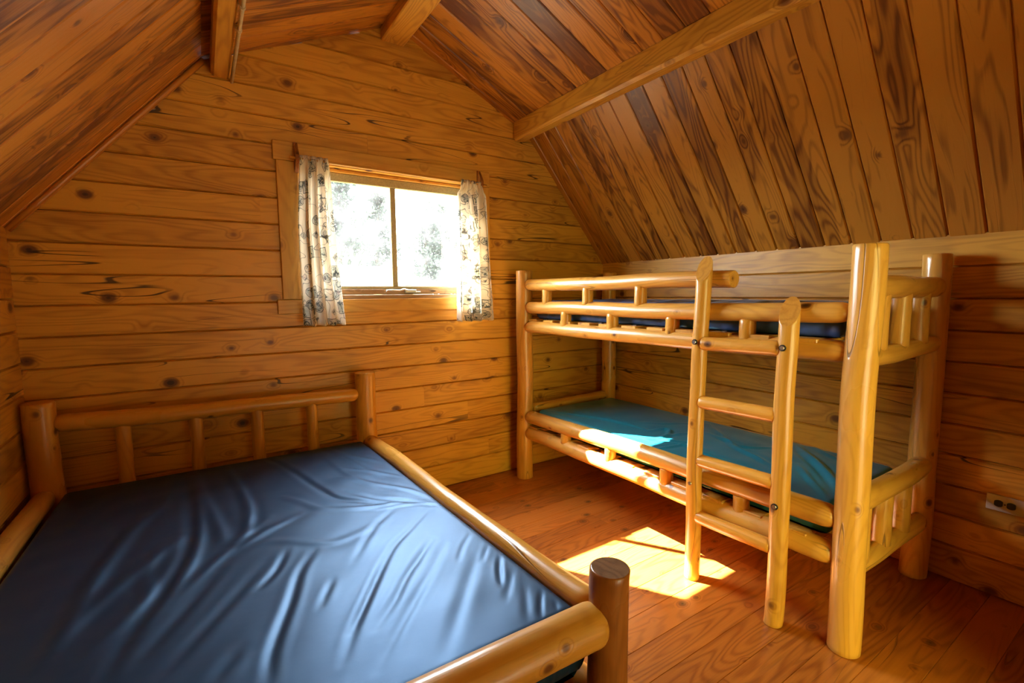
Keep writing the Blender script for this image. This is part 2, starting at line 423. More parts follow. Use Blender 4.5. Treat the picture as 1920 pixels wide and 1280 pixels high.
# ceiling: four slopes of boards running down the slope
mb = MB()
def slope(p, q, y0, y1, w, ext0=0.0, ext1=0.0):
    p, q = Vector((p[0], 0, p[1])), Vector((q[0], 0, q[1])); U = (q - p).normalized(); Lg = (q - p).length
    V = Vector((0, 1, 0)); N = U.cross(V); y = y0
    if N.z > 0: sgn = -1
    else: sgn = 1
    while y < y1 - 1e-4:
        ww = min(w, y1 - y)
        if sgn == 1: board(mb, p, U, V, [(-ext0, y), (Lg + ext1, y), (Lg + ext1, y + ww), (-ext0, y + ww)], th=.035, ch=.007, dep=.011, lift=random.uniform(-.001, .001))
        else: board(mb, p, U, -V, [(-ext0, -y - ww), (Lg + ext1, -y - ww), (Lg + ext1, -y), (-ext0, -y)], th=.035, ch=.007, dep=.011, lift=random.uniform(-.001, .001))
        y += w
W = .1275
for a, b in ((R1, R0), (AP, R1), (L1, AP), (L0, L1)): slope(a, b, YF - .1, YB + .02, W, .0, .0)
ce = mb.build('ceiling', M['roof'])
tag(ce, 'steep barn-style board ceiling with dark board joints', 'ceiling', kind='structure')
# outer roof deck keeps daylight out
mb = MB()
for a, b in ((L0, L1), (L1, AP), (AP, R1), (R1, R0)):
    a, b = Vector((a[0], 0, a[1])), Vector((b[0], 0, b[1])); U = (b - a).normalized(); nn = Vector((-U.z, 0, U.x))
    a2, b2 = a + nn * .05 - U * .12, b + nn * .05 + U * .12
    vs = []
    for d in (0, .04):
        for q in (a2, b2):
            for y in (YF - .4, YB + .4): vs.append(q + nn * d + Vector((0, y, 0)))
    mb.add(vs, [[0, 1, 3, 2], [4, 6, 7, 5], [0, 2, 6, 4], [1, 5, 7, 3], [0, 4, 5, 1], [2, 3, 7, 6]], [tuple(v) for v in vs])
tag(mb.build('roof', M['bark']), 'outer roof deck of the cabin', 'roof', kind='structure')

# beams
def beam(name, x0, x1, z0, z1, label, r=.012, y0=YF, y1=YB):
    mb = MB(); box(mb, ((x0 + x1) / 2, (y0 + y1) / 2, (z0 + z1) / 2), (x1 - x0, y1 - y0, z1 - z0), ch=r, grain=1, seed=.3)
    o = mb.build(name, M['beam']); return tag(o, label, 'beam', kind='structure')
beam('roof_beam', 1.953, 2.045, 2.445, 2.585, 'honey pine roof beam above the bunk bed', .016)
beam('roof_beam.001', .112, .192, 2.463, 2.60, 'dark roof beam above the double bed')
beam('ridge_beam', 1.003, 1.148, 2.876, 3.02, 'square ridge beam at the ceiling peak', .006)
# small moulding where the lower ceiling slope meets the gable wall
mb = MB()
d = (Vector((L1[0], 0, L1[1])) - Vector((L0[0], 0, L0[1]))).normalized(); nn = Vector((d.z, 0, -d.x))
p = Vector((L0[0], YB - .016, L0[1])) + nn * .012; q = Vector((L1[0], YB - .016, L1[1])) + nn * .012
tube(mb, [p + (q - p) * t for t in np.linspace(0, 1, 8)], .014, 10)
tag(mb.build('trim_1', M['roof']), 'thin rounded moulding under the sloping ceiling above the double bed', 'trim', kind='structure')

# conduit under the left beam
t = thing('conduit_pipe', (.203, 1.0, 2.455), 'thin pale conduit pipe clipped along the dark roof beam', 'pipe')
mb = MB(); tube(mb, [(.203, y, 2.455) for y in np.linspace(YF + .02, YB - .005, 14)], .0085, 12); mb.build('tube', M['conduit'], t)
for y in (2.37, 2.18, 1.2):
    mb = MB(); tube(mb, [(.203, y - .008, 2.455), (.203, y + .008, 2.455)], .0115, 12); box(mb, (.198, y, 2.466), (.02, .016, .012), .002); mb.build('clip', M['conduit'], t)

# ------------------------------------------------------------------ window
w = thing('window_1', (1.07, YB, WZ0), 'two-pane window with pine casing in the gable wall', 'window', kind='structure')
def wbox(name, mat, x0, x1, y0, y1, z0, z1, ch=.003, grain=0, parent=w):
    mb = MB(); box(mb, ((x0 + x1) / 2, (y0 + y1) / 2, (z0 + z1) / 2), (x1 - x0, y1 - y0, z1 - z0), ch, None, grain); return mb.build(name, mat, parent)
wbox('head_casing', M['trim'], .375, 1.742, YB - .020, YB + .004, 2.093, 2.195)
wbox('side_casing', M['trim'], .388, .500, YB - .019, YB + .004, 1.328, 2.092, grain=2)
wbox('side_casing', M['trim'], 1.640, 1.742, YB - .019, YB + .004, 1.328, 2.092, grain=2)
wbox('apron', M['trim'], .358, 1.766, YB - .020, YB + .004, 1.246, 1.326)
wbox('stool', M['oldsill'], .502, 1.638, YB - .010, YB + .098, 1.322, 1.352)
mb = MB()
for x0, x1, z0, z1 in ((WX0 + .001, .56, 1.372, 2.088), (1.575, WX1 - .001, 1.372, 2.088)): box(mb, ((x0 + x1) / 2, YB + .055, (z0 + z1) / 2), (x1 - x0, .09, z1 - z0), .002, None, 2)
box(mb, (1.07, YB + .055, 2.080), (1.014, .09, .016), .002)
mb.build('jamb', M['trim'], w)
wbox('sash_bottom_rail', M['oldsill'], .56, 1.575, YB + .022, YB + .06, 1.353, 1.386)
mb = MB()
box(mb, (1.0675, YB + .045, 2.047), (1.015, .03, .050), .003); box(mb, (1.0675, YB + .045, 1.396), (1.015, .028, .02), .003)
for x in (.575, 1.560): box(mb, (x, YB + .045, 1.72), (.03, .028, .63), .003)
mb.build('sash', M['sash'], w)
wbox('mullion', M['sash'], 1.040, 1.077, YB + .033, YB + .058, 1.405, 2.024, .003, 2)
for x0, x1 in ((.589, 1.041), (1.076, 1.546)): wbox('pane', M['glass'], x0, x1, YB + .044, YB + .047, 1.404, 2.024, .0005)
mb = MB(); yk = YB + .004
tube(mb, [(.985, yk, 1.366), (.99, yk - .006, 1.378), (1.03, yk - .012, 1.380), (1.07, yk - .012, 1.376), (1.10, yk - .008, 1.385), (1.125, yk - .004, 1.378)], [.004, .005, .005, .005, .006, .006], 10)
box(mb, (1.15, YB + .012, 1.372), (.075, .02, .024), .004); box(mb, (1.195, YB + .014, 1.366), (.05, .012, .014), .003)
mb.build('crank_handle', M['metal'], w)

# ------------------------------------------------------------------ curtains, rod, brackets
YC = 2.885
t = thing('curtain_rod', (1.07, YC, 2.10), 'thin wooden curtain rod held by two dark diamond brackets over the window', 'curtain rod')
mb = MB(); tube(mb, [(x, YC, 2.10 - (x - .45) * .006) for x in np.linspace(.455, 1.69, 12)], .008, 12); mb.build('rod', M['trim'], t)
for x in (.489, 1.648):
    mb = MB(); pr = [(YB - .021, 2.195), (YB - .04, 2.188), (YC - .020, 2.115), (YC - .020, 2.085), (YB - .036, 2.035), (YB - .021, 2.03)]
    n = len(pr); vs = [(x - .009, p[0], p[1]) for p in pr] + [(x + .009, p[0], p[1]) for p in pr]
    fs = [list(range(n)), [n + i for i in reversed(range(n))]] + [[i, n + i, n + (i + 1) % n, (i + 1) % n] for i in range(n)]
    mb.add(vs, fs, [(v[2], v[1], v[0]) for v in vs]); mb.build('bracket', M['brownlog'], t)

def curtain(name, keyz, label, seed, nf):
    """keyz: list of (z, x left, x right); fabric with nf folds around the rod"""
    r = np.random.RandomState(seed); ph = r.rand(8) * 6.28
    zs = [k[0] for k in keyz]; nx, nz = 110, 70
    vs, gr = [], []; wid = .34
    for j in range(nz + 1):
        z = zs[0] + (zs[-1] - zs[0]) * j / nz
        xl = np.interp(-z, [-a for a in zs], [k[1] for k in keyz]); xr = np.interp(-z, [-a for a in zs], [k[2] for k in keyz])
        f = min(1, max(0, (zs[0] - z) / .35)); fb = min(1, max(0, (zs[0] - z) / .9))
        amp = .010 + .016 * f
        for i in range(nx + 1):
            s = i / nx
            ss = s + .018 * math.sin(6.28 * nf * s + ph[0]) * (1 - .3 * fb)
            q = 6.28 * (nf * s + .25 * math.sin(3 * s + ph[1])) + ph[2] + .5 * fb * math.sin(5 * s + ph[3])
            dy = amp * math.sin(q) + .35 * amp * math.sin(2.3 * q + ph[4]) * (1 - .5 * fb) + .010 * fb * math.sin(4 * s + ph[5])
            if j < 4: dy *= .7
            gather = .006 * math.sin(3 * q) * max(0, 1 - abs(z - 2.10) / .04)
            vs.append((xl + (xr - xl) * ss, YC - .012 + dy * .9 + gather - .02 * fb, z + .003 * math.sin(q) * fb)); gr.append((s * wid * 1.05, z, 0))
    fs = [[j * (nx + 1) + i, (j + 1) * (nx + 1) + i, (j + 1) * (nx + 1) + i + 1, j * (nx + 1) + i + 1] for j in range(nz) for i in range(nx)]
    mb = MB(); mb.add(vs, fs, gr, .5, True, 0, (seed * 1.3, 0, 0)); o = mb.build(name, M['curtain'])
    sol = o.modifiers.new('cloth', 'SOLIDIFY'); sol.thickness = .0012
    return tag(o, label, 'curtain', 'printed window curtains')
curtain('curtain', [(2.118, .504, .648), (2.06, .497, .655), (1.75, .476, .662), (1.40, .473, .684), (1.178, .475, .702)], 'printed cream curtain next to the double bed side of the window', 3, 3.3)
curtain('curtain.001', [(2.108, 1.490, 1.648), (2.04, 1.478, 1.665), (2.02, 1.455, 1.682), (1.60, 1.448, 1.700), (1.168, 1.432, 1.728)], 'printed cream curtain next to the bunk bed side of the window', 11, 3.6)

# ------------------------------------------------------------------ double bed
BR0, BR1 = Vector((.797, 2.84, 0)), Vector((.872, .863, 0)); BL0, BL1 = Vector((-.625, 2.84, 0)), Vector((-.622, .863, 0))
bed = thing('double_bed', (.1, 1.85, 0), 'wide low log bed with spindle headboard in the corner beneath the window', 'bed')
up = lambda v, z: Vector((v.x, v.y, z))
log_obj('post', M['bedlog'], bed, BR0, up(BR0, .886), .060, .058); log_obj('post', M['bedlog'], bed, BL0, up(BL0, .892), .058, .056, lump=.05)
p = MB(); log(p, BR1, up(BR1, .62), .056, .054, seg=36, seed=.95); p.mi[-1] = 1; p.build('post', [M['brownlog'], M['darklog']], bed)['label'] = 'foot post with a dark sawn top'
log_obj('post', M['bedlog'], bed, BL1, up(BL1, .62), .056, .054)
log_obj('headboard_rail', M['bedlog'], bed, (BL0.x + .045, 2.84, .792), (BR0.x - .045, 2.84, .757), .041, .039, end0='round', end1='round', bend=.006)
log_obj('headboard_rail', M['bedlog'], bed, (BL0.x + .045, 2.84, .40), (BR0.x - .045, 2.84, .40), .04, .04, end0='round', end1='round')
for x in (-.346, -.059, .215, .491): log_obj('spindle', M['bedlog'], bed, (x, 2.84, .43), (x, 2.84, .785 - (x + .6) * .025), .031, .030, lump=.04)
log_obj('side_rail', M['bedlog'], bed, up(BR0, .475) + (BR1 - BR0) * .02, up(BR1, .470) - (BR1 - BR0) * .025, .040, .044, end0='round', end1='round', wob=.004, lump=.06)
log_obj('side_rail', M['bedlog'], bed, up(BL0, .475) + (BL1 - BL0) * .02, up(BL1, .470) - (BL1 - BL0) * .025, .040, .044, end0='round', end1='round')
log_obj('side_rail', M['bedlog'], bed, up(BR0, .21) + (BR1 - BR0) * .02, up(BR1, .21) - (BR1 - BR0) * .025, .040, .044, end0='round', end1='round')
log_obj('side_rail', M['bedlog'], bed, up(BL0, .21) + (BL1 - BL0) * .02, up(BL1, .21) - (BL1 - BL0) * .025, .040, .044, end0='round', end1='round')
log_obj('footboard_rail', M['bedlog'], bed, (BL1.x + .04, .863, .53), (BR1.x - .033, .863, .475), .054, .056, end0='round', end1='round', shoulder=.03, seg=36)
log_obj('footboard_rail', M['bedlog'], bed, (BL1.x + .04, .863, .205), (BR1.x - .033, .863, .205), .048, .048, end0='round', end1='round')
for x in (.545, .20, -.15, -.42): log_obj('spindle', M['bedlog'], bed, (x, .863, .235), (x, .863, .47), .036, .036)
for i in range(9):
    y = 1.03 + i * .21; mb = MB(); box(mb, (.10, y, .279), (1.40, .09, .02), .003, None, 0); mb.build('slat', M['oldsill'], bed)

# ------------------------------------------------------------------ mattresses
def seg_dist(P, a, b):
    d = b - a; t = np.clip(((P - a) @ d) / (d @ d + 1e-12), 0, 1); q = a + t[..., None] * d
    r = P - q; side = np.sign(d[0] * r[..., 1] - d[1] * r[..., 0]); return np.linalg.norm(r, axis=-1), side, t
def fold_height(P, folds):
    H = np.zeros(P.shape[:-1])
    for pts, amp, wid in folds:
        pts = np.array(pts, float)
        # smooth the polyline
        tt = np.linspace(0, len(pts) - 1, 6 * (len(pts) - 1) + 1); k = np.arange(len(pts))
        pts = np.stack([np.interp(tt, k, pts[:, 0]), np.interp(tt, k, pts[:, 1])], 1)
        for _ in range(4): pts[1:-1] = .25 * pts[:-2] + .5 * pts[1:-1] + .25 * pts[2:]
        best = np.full(P.shape[:-1], 9.0); bs = np.zeros(P.shape[:-1]); bt = np.zeros(P.shape[:-1]); n = len(pts) - 1
        for i in range(n):
            d, s, t = seg_dist(P, pts[i], pts[i + 1]); m = d < best
            best = np.where(m, d, best); bs = np.where(m, s, bs); bt = np.where(m, (i + t) / n, bt)
        env = np.sin(np.pi * np.clip(bt, .03, .97)) ** .6
        w = np.where(bs > 0, wid, wid * 1.7)
        H += amp * env * np.exp(-(best / w) ** 2) - .35 * amp * env * np.exp(-((best - wid * 2.0) / (wid * 1.3)) ** 2)
    return H
def mattress(name, corners, z0, z1, rad, folds, mat, nx, ny, puff, label, cat='mattress', seamy=True, noise_amp=.0015, sidewave=.003):
    """corners: near-left, near-right, far-right, far-left (x, y)"""
    c = [np.array(q, float) for q in corners]; L = np.linalg.norm(c[3] - c[0]); Wd = np.linalg.norm(c[1] - c[0])
    def axis(n, ln):
        th = np.linspace(0, math.pi / 2, 6)[:-1]; e = rad * (1 - np.cos(th)); m = np.linspace(rad, ln - rad, n)
        return np.concatenate([e, m, (ln - e)[::-1]])
    U, V = axis(nx, Wd), axis(ny, L); uu, vv = np.meshgrid(U / Wd, V / L)
    P = ((1 - uu) * (1 - vv))[..., None] * c[0] + (uu * (1 - vv))[..., None] * c[1] + (uu * vv)[..., None] * c[2] + ((1 - uu) * vv)[..., None] * c[3]
    du = np.minimum(uu * Wd, (1 - uu) * Wd); dv = np.minimum(vv * L, (1 - vv) * L)
    q = np.sqrt(np.clip((rad - du).clip(0) ** 2 + (rad - dv).clip(0) ** 2, 0, rad ** 2)); drop = rad - np.sqrt(np.clip(rad ** 2 - q ** 2, 0, None))
    inside = np.clip(np.minimum(du, dv) / (rad * 2.5), 0, 1)
    Z = z1 - drop + puff * np.clip(du / .3, 0, 1) * np.clip(dv / .3, 0, 1)
    Z += (.25 + .75 * inside) * fold_height(P, folds)
    r = np.random.RandomState(len(label)); nz = np.zeros_like(Z)
    for _ in range(14):
        k = r.randn(2) * 22; nz += np.sin(P[..., 0] * k[0] + P[..., 1] * k[1] + r.rand() * 6.28)
    Z += noise_amp * nz / 3 * inside
    R, C = Z.shape
    verts = [(P[i, j, 0], P[i, j, 1], Z[i, j]) for i in range(R) for j in range(C)]
    faces = [[i * C + j, i * C + j + 1, (i + 1) * C + j + 1, (i + 1) * C + j] for i in range(R - 1) for j in range(C - 1)]
    ring = [(0, j) for j in range(C)] + [(i, C - 1) for i in range(1, R)] + [(R - 1, j) for j in range(C - 2, -1, -1)] + [(i, 0) for i in range(R - 2, 0, -1)]
    prev = [i * C + j for i, j in ring]; cen = sum(c) / 4; n = len(ring); K = 10; ph = r.rand(3) * 6.28
    for k in range(1, K + 1):
        cur = []; t = k / K
        for m_, (i, j) in enumerate(ring):
            x, y, z = P[i, j, 0], P[i, j, 1], Z[i, j]; d = P[i, j] - cen
            ox = np.array([0.0 if 0 < j < C - 1 else np.sign(d[0]), 0.0 if 0 < i < R - 1 else np.sign(d[1])])
            s = m_ * .021
            bulge = .010 * math.sin(math.pi * t) + sidewave * math.sin(math.pi * t) * (math.sin(s * 17 + ph[0]) + .7 * math.sin(s * 41 + ph[1] + 3 * t) + .5 * math.sin(s * 73 + ph[2]))
            inb = 0.0
            if t > .8: inb = -rad * .6 * (1 - math.sqrt(max(0, 1 - ((t - .8) / .2) ** 2)))
            cur.append(len(verts)); verts.append((x + ox[0] * (bulge + inb), y + ox[1] * (bulge + inb), z + (z0 - z) * t))
        for m_ in range(n):
            a, b = m_, (m_ + 1) % n; faces.append([prev[a], cur[a], cur[b], prev[b]])
        prev = cur
    faces.append(prev[::-1])
    mb = MB(); mb.add(verts, faces, [(0, 0, 0)] * len(verts), .5, [True] * (len(faces) - 1) + [False])
    o = mb.build(name, mat); tag(o, label, cat); return o

BLUE_FOLDS = [
    ([(-0.147, 2.844), (-0.174, 2.339), (-0.261, 2.19), (-0.316, 1.889), (-0.34, 1.635), (-0.357, 1.514)], 0.01, 0.018),
    ([(-0.118, 2.741), (-0.086, 2.337), (-0.078, 2.02), (-0.094, 1.845), (-0.15, 1.624), (-0.213, 1.448), (-0.236, 1.322)], -0.012, 0.014),
    ([(-0.097, 2.727), (-0.059, 2.26), (-0.054, 1.959), (-0.079, 1.762), (-0.131, 1.597), (-0.193, 1.456)], 0.009, 0.016),
    ([(-0.082, 2.8), (-0.041, 2.368), (0.006, 2.009), (0.017, 1.868)], 0.01, 0.016),
    ([(0.051, 2.796), (0.103, 2.334), (0.116, 2.113), (0.091, 1.905), (0.04, 1.853)], 0.012, 0.014),
    ([(-0.098, 2.033), (-0.179, 1.884), (-0.272, 1.735), (-0.33, 1.604), (-0.364, 1.479)], 0.012, 0.02),
    ([(-0.236, 2.272), (-0.281, 2.029), (-0.324, 1.814), (-0.348, 1.593)], 0.008, 0.02),
    ([(-0.158, 2.008), (-0.198, 1.776), (-0.171, 1.666), (-0.245, 1.513), (-0.294, 1.414)], 0.006, 0.014),
    ([(0.169, 1.997), (0.064, 1.858), (-0.001, 1.763), (-0.077, 1.647), (-0.134, 1.533)], 0.008, 0.014),
    ([(0.273, 1.952), (0.121, 1.862), (0.021, 1.767)], 0.008, 0.014),
    ([(0.22, 2.823), (0.302, 2.58), (0.38, 2.213), (0.426, 2.019), (0.527, 1.919), (0.583, 1.867)], -0.011, 0.012),
    ([(0.527, 2.768), (0.615, 2.551), (0.74, 2.346)], 0.006, 0.012),
    ([(0.247, 2.171), (0.309, 2.053), (0.359, 1.948), (0.571, 1.832)], 0.006, 0.012),
    ([(0.528, 1.702), (0.341, 1.649), (0.281, 1.69), (0.155, 1.796), (0.082, 1.784)], 0.006, 0.014),
    ([(0.125, 1.66), (0.023, 1.494), (-0.062, 1.368), (-0.121, 1.28)], -0.006, 0.014),
    ([(0.191, 1.691), (0.145, 1.577), (0.089, 1.506)], -0.008, 0.009),
    ([(0.267, 1.639), (0.206, 1.536), (0.163, 1.399), (0.124, 1.299), (0.089, 1.205), (0.074, 1.115)], -0.01, 0.01),
    ([(0.449, 1.46), (0.371, 1.331), (0.287, 1.19), (0.228, 1.083)], -0.006, 0.009),
    ([(0.284, 1.435), (0.224, 1.318)], -0.005, 0.008),
    ([(-0.003, 1.678), (-0.098, 1.497), (-0.174, 1.352)], -0.008, 0.014),
    ([(0.629, 2.008), (0.538, 2.252), (0.499, 2.631)], 0.005, 0.012),
    ([(0.678, 2.156), (0.607, 2.37), (0.567, 2.634)], 0.005, 0.01),
    ([(0.028, 1.266), (-0.032, 1.186)], -0.005, 0.014),
    ([(-0.528, 2.083), (-0.448, 2.365), (-0.387, 2.604)], 0.004, 0.02),
    ([(0.738, 1.74), (0.607, 1.61), (0.5, 1.518), (0.411, 1.38), (0.318, 1.238), (0.266, 1.173)], -0.007, 0.009),
    ([(0.635, 1.496), (0.56, 1.412), (0.474, 1.324), (0.407, 1.233), (0.327, 1.151)], -0.008, 0.01),
    ([(0.655, 1.43), (0.554, 1.312), (0.466, 1.217), (0.351, 1.089), (0.289, 1.015)], -0.005, 0.01),
    ([(0.777, 1.265), (0.729, 1.194), (0.694, 1.124)], -0.01, 0.006),
    ([(0.78, 1.042), (0.737, 0.989), (0.702, 0.938)], -0.008, 0.005),
    ([(0.781, 0.982), (0.76, 0.941)], -0.006, 0.005),
    ([(0.752, 1.085), (0.667, 0.952)], -0.004, 0.008),
    ([(0.747, 1.35), (0.565, 1.127), (0.438, 0.97)], -0.005, 0.014),
    ([(0.506, 2.262), (0.611, 2.097), (0.732, 1.926), (0.782, 1.785)], 0.006, 0.01),
    ([(0.534, 2.378), (0.633, 2.275), (0.762, 2.086)], 0.005, 0.009),
    ([(0.469, 2.106), (0.561, 1.935), (0.668, 1.837), (0.756, 1.727)], -0.006, 0.01),
    ([(0.421, 1.908), (0.514, 1.868), (0.623, 1.843), (0.743, 1.786)], 0.005, 0.01),
    ([(0.765, 1.445), (0.698, 1.384), (0.644, 1.309)], -0.004, 0.006),
    ([(0.779, 1.346), (0.708, 1.266)], -0.004, 0.006),
    ([(0.763, 1.171), (0.667, 1.059)], -0.004, 0.008),
    ([(0.537, 1.829), (0.683, 1.802), (0.787, 1.731)], 0.005, 0.008),
    ([(0.609, 1.804), (0.487, 1.692), (0.364, 1.498)], -0.005, 0.01),
]
TEAL_FOLDS = [
    ([(2.008, 2.701), (2.11, 2.409), (2.181, 2.213), (2.203, 2.078), (2.219, 1.986), (2.212, 1.869)], 0.01, 0.012),
    ([(1.965, 2.628), (1.967, 2.398), (1.963, 2.196), (1.977, 2.004), (1.994, 1.853)], 0.007, 0.01),
    ([(2.212, 1.869), (2.32, 1.854), (2.315, 1.798), (2.227, 1.745), (2.142, 1.75)], 0.01, 0.012),
    ([(2.056, 1.892), (2.07, 1.773), (2.124, 1.736), (2.17, 1.652), (2.199, 1.583)], -0.008, 0.01),
    ([(2.187, 1.746), (2.29, 1.729), (2.372, 1.701)], 0.006, 0.012),
    ([(1.969, 1.646), (2.078, 1.618), (2.189, 1.59)], 0.006, 0.01),
    ([(2.304, 2.024), (2.404, 1.922), (2.565, 1.842)], 0.005, 0.016),
    ([(2.64, 1.766), (2.34, 1.403), (2.305, 1.29), (2.228, 1.139)], 0.009, 0.014),
    ([(2.456, 1.641), (2.412, 1.505), (2.382, 1.374), (2.508, 1.287)], 0.008, 0.012),
    ([(2.687, 1.263), (2.536, 1.131), (2.415, 1.01), (2.259, 0.875)], 0.012, 0.014),
    ([(2.534, 1.176), (2.436, 1.074), (2.275, 0.929), (2.133, 0.842)], -0.008, 0.012),
    ([(2.354, 1.09), (2.174, 0.934), (2.05, 0.816)], 0.008, 0.012),
    ([(2.763, 1.236), (2.645, 1.1), (2.598, 1.003)], 0.008, 0.014),
    ([(2.169, 1.673), (2.163, 1.574), (2.124, 1.415), (2.128, 1.285)], 0.007, 0.012),
]
NAVY_FOLDS = [
    ([(2.0, 0.927), (2.1, 0.963), (2.3, 0.839)], 0.006, .012),
    ([(2.0, 0.992), (2.1, 0.965), (2.3, 1.053)], -0.005, .012),
    ([(2.0, 1.085), (2.1, 1.062), (2.3, 0.992)], 0.008, .012),
    ([(2.0, 1.180), (2.1, 1.174), (2.3, 1.158)], 0.008, .012),
    ([(2.0, 1.322), (2.1, 1.322), (2.3, 1.296)], -0.005, .012),
    ([(2.0, 1.400), (2.1, 1.432), (2.3, 1.474)], -0.005, .012),
    ([(2.0, 1.498), (2.1, 1.483), (2.3, 1.474)], 0.008, .012),
    ([(2.0, 1.580), (2.1, 1.554), (2.3, 1.526)], 0.006, .012),
    ([(2.0, 1.690), (2.1, 1.660), (2.3, 1.692)], 0.008, .012),
    ([(2.0, 1.810), (2.1, 1.785), (2.3, 1.889)], -0.005, .012),
    ([(2.0, 1.914), (2.1, 1.947), (2.3, 1.967)], 0.008, .012),
    ([(2.0, 1.991), (2.1, 2.030), (2.3, 2.084)], 0.006, .012),
    ([(2.0, 2.127), (2.1, 2.119), (2.3, 2.175)], 0.008, .012),
    ([(2.0, 2.202), (2.1, 2.201), (2.3, 2.287)], 0.008, .012),
    ([(2.0, 2.301), (2.1, 2.325), (2.3, 2.333)], -0.005, .012),
    ([(2.0, 2.424), (2.1, 2.421), (2.3, 2.438)], 0.008, .012),
    ([(2.0, 2.513), (2.1, 2.512), (2.3, 2.458)], -0.005, .012),
    ([(2.0, 2.619), (2.1, 2.646), (2.3, 2.694)], 0.008, .012),
]


BLUE_FOLDS = [(p_, a_ * .5, w_ * 1.1) for p_, a_, w_ in BLUE_FOLDS]
mt = mattress('mattress', [(-.580, .922), (.816, .922), (.753, 2.785), (-.562, 2.785)], .291, .490, .024, BLUE_FOLDS, M['blue'], 190, 250, .002, 'large slate blue mattress with creased cover on the double bed', noise_amp=.0008)

# ------------------------------------------------------------------ bunk bed
bunk = thing('bunk_bed', (2.36, 1.75, 0), 'log bunk bed with a ladder along the low side wall', 'bunk bed')
fx = lambda y: 1.93 + (2.78 - y) / 2.07 * .025            # x of the front rails
XB = 2.77
for (x, y, r) in ((1.93, 2.78, .058), (1.955, .71, .053), (2.768, .74, .052), (XB, 2.78, .056)):
    log_obj('post', M['log'], bunk, (x, y, 0), (x, y, 1.512), r * 1.02, r * .99, seg=36, wob=.003, lump=.018)
def frail(z0, z1, r0, r1, y0=2.735, y1=.752, **k):
    return log_obj('guard_rail' if z0 > 1.2 else 'side_rail', M['log'], bunk, (fx(y0), y0, z0), (fx(y1), y1, z1), r0, r1, end0='round', wob=.004, lump=.05, **k)
frail(1.412, 1.406, .041, .040, y1=1.205, end1='flat')
frail(1.252, 1.270, .041, .039, end1='round')
frail(1.110, 1.132, .041, .041, end1='round')
frail(.468, .503, .044, .046, end1='round')
frail(.345, .358, .046, .045, end1='round')
for z, r in ((1.110, .04), (1.25, .038), (.455, .036), (.335, .04)):
    log_obj('side_rail', M['log'], bunk, (XB, 2.735, z), (XB, .785, z + .01), r, r, end0='round', end1='round')
for y in (2.519, 2.126, 1.722): log_obj('spindle', M['rung'], bunk, (fx(y), y, 1.275), (fx(y), y, 1.385), .033, .033, lump=.05)
for y in (2.324, 1.921, 1.517, 1.134): log_obj('spindle', M['rung'], bunk, (fx(y), y, 1.13), (fx(y), y, 1.235), .034, .034, lump=.05)
for y in (2.32, 1.924, 1.529, 1.129): log_obj('spindle', M['rung'], bunk, (fx(y), y, .372), (fx(y), y, .455), .034, .034, lump=.05)
for yy, zs, sp in ((.725, ((1.362, .043), (1.107, .038), (.552, .042), (.287, .038)), (2.11, 2.325, 2.529)), (2.78, ((1.107, .038), (.512, .036), (.335, .036)), ())):
    for z, r in zs: log_obj('end_rail', M['log'], bunk, (1.955 + .045, yy, z), (XB - .04, yy, z + .004), r, r, end0='round', end1='round', lump=.05)
    for x in sp:
        log_obj('spindle', M['log'], bunk, (x, yy, 1.13), (x, yy, 1.34), .036, .035, lump=.04)
        log_obj('spindle', M['log'], bunk, (x - .035, yy, .31), (x - .035, yy, .53), .036, .035, lump=.04)
# ladder
def upright(y, zt, bz):
    mb = MB(); log(mb, (1.874, y, 0), (1.890, y, zt + .03), .0345, .0345, wob=.0035, lump=.05, seg=36)
    o = mb.build('ladder_upright', M['log'], bunk)
    # the top is sawn off at a slant, low towards the room
    bm = bmesh.new(); bm.from_mesh(o.data)
    res = bmesh.ops.bisect_plane(bm, geom=bm.verts[:] + bm.edges[:] + bm.faces[:], plane_co=Vector((1.889, y, zt - .064)) - root_loc(bunk), plane_no=Vector((-.80, -.12, .5)).normalized(), clear_outer=True)
    ed = [e for e in res['geom_cut'] if isinstance(e, bmesh.types.BMEdge)]
    cap = bmesh.ops.contextual_create(bm, geom=ed)['faces']
    lay = bm.loops.layers.float_vector['gr']; l2 = bm.loops.layers.float['sd']
    for fc in cap:
        fc.smooth = False
        for lp in fc.loops: lp[lay] = lp.vert.co.copy(); lp[l2] = .75
    bm.normal_update(); bm.to_mesh(o.data); bm.free()
    for z in bz:
        mb = MB(); tube(mb, [(1.838, y, z), (1.8475, y, z)], .0085, 14); mb.build('bolt', M['steel'], o)
        mb = MB(); tube(mb, [(1.8415, y, z), (1.8475, y, z)], .0125, 16); mb.build('bolt_hole', M['black'], o)
upright(1.316, 1.515, (1.128, .47)); upright(.931, 1.338, (1.136, .505))
for z in (1.124, .857, .583, .314): log_obj('ladder_rung', M['rung'], bunk, (1.876, 1.300, z - .004), (1.876, .950, z + .006), .030, .030, end0='round', end1='round', shoulder=.014, lump=.025)
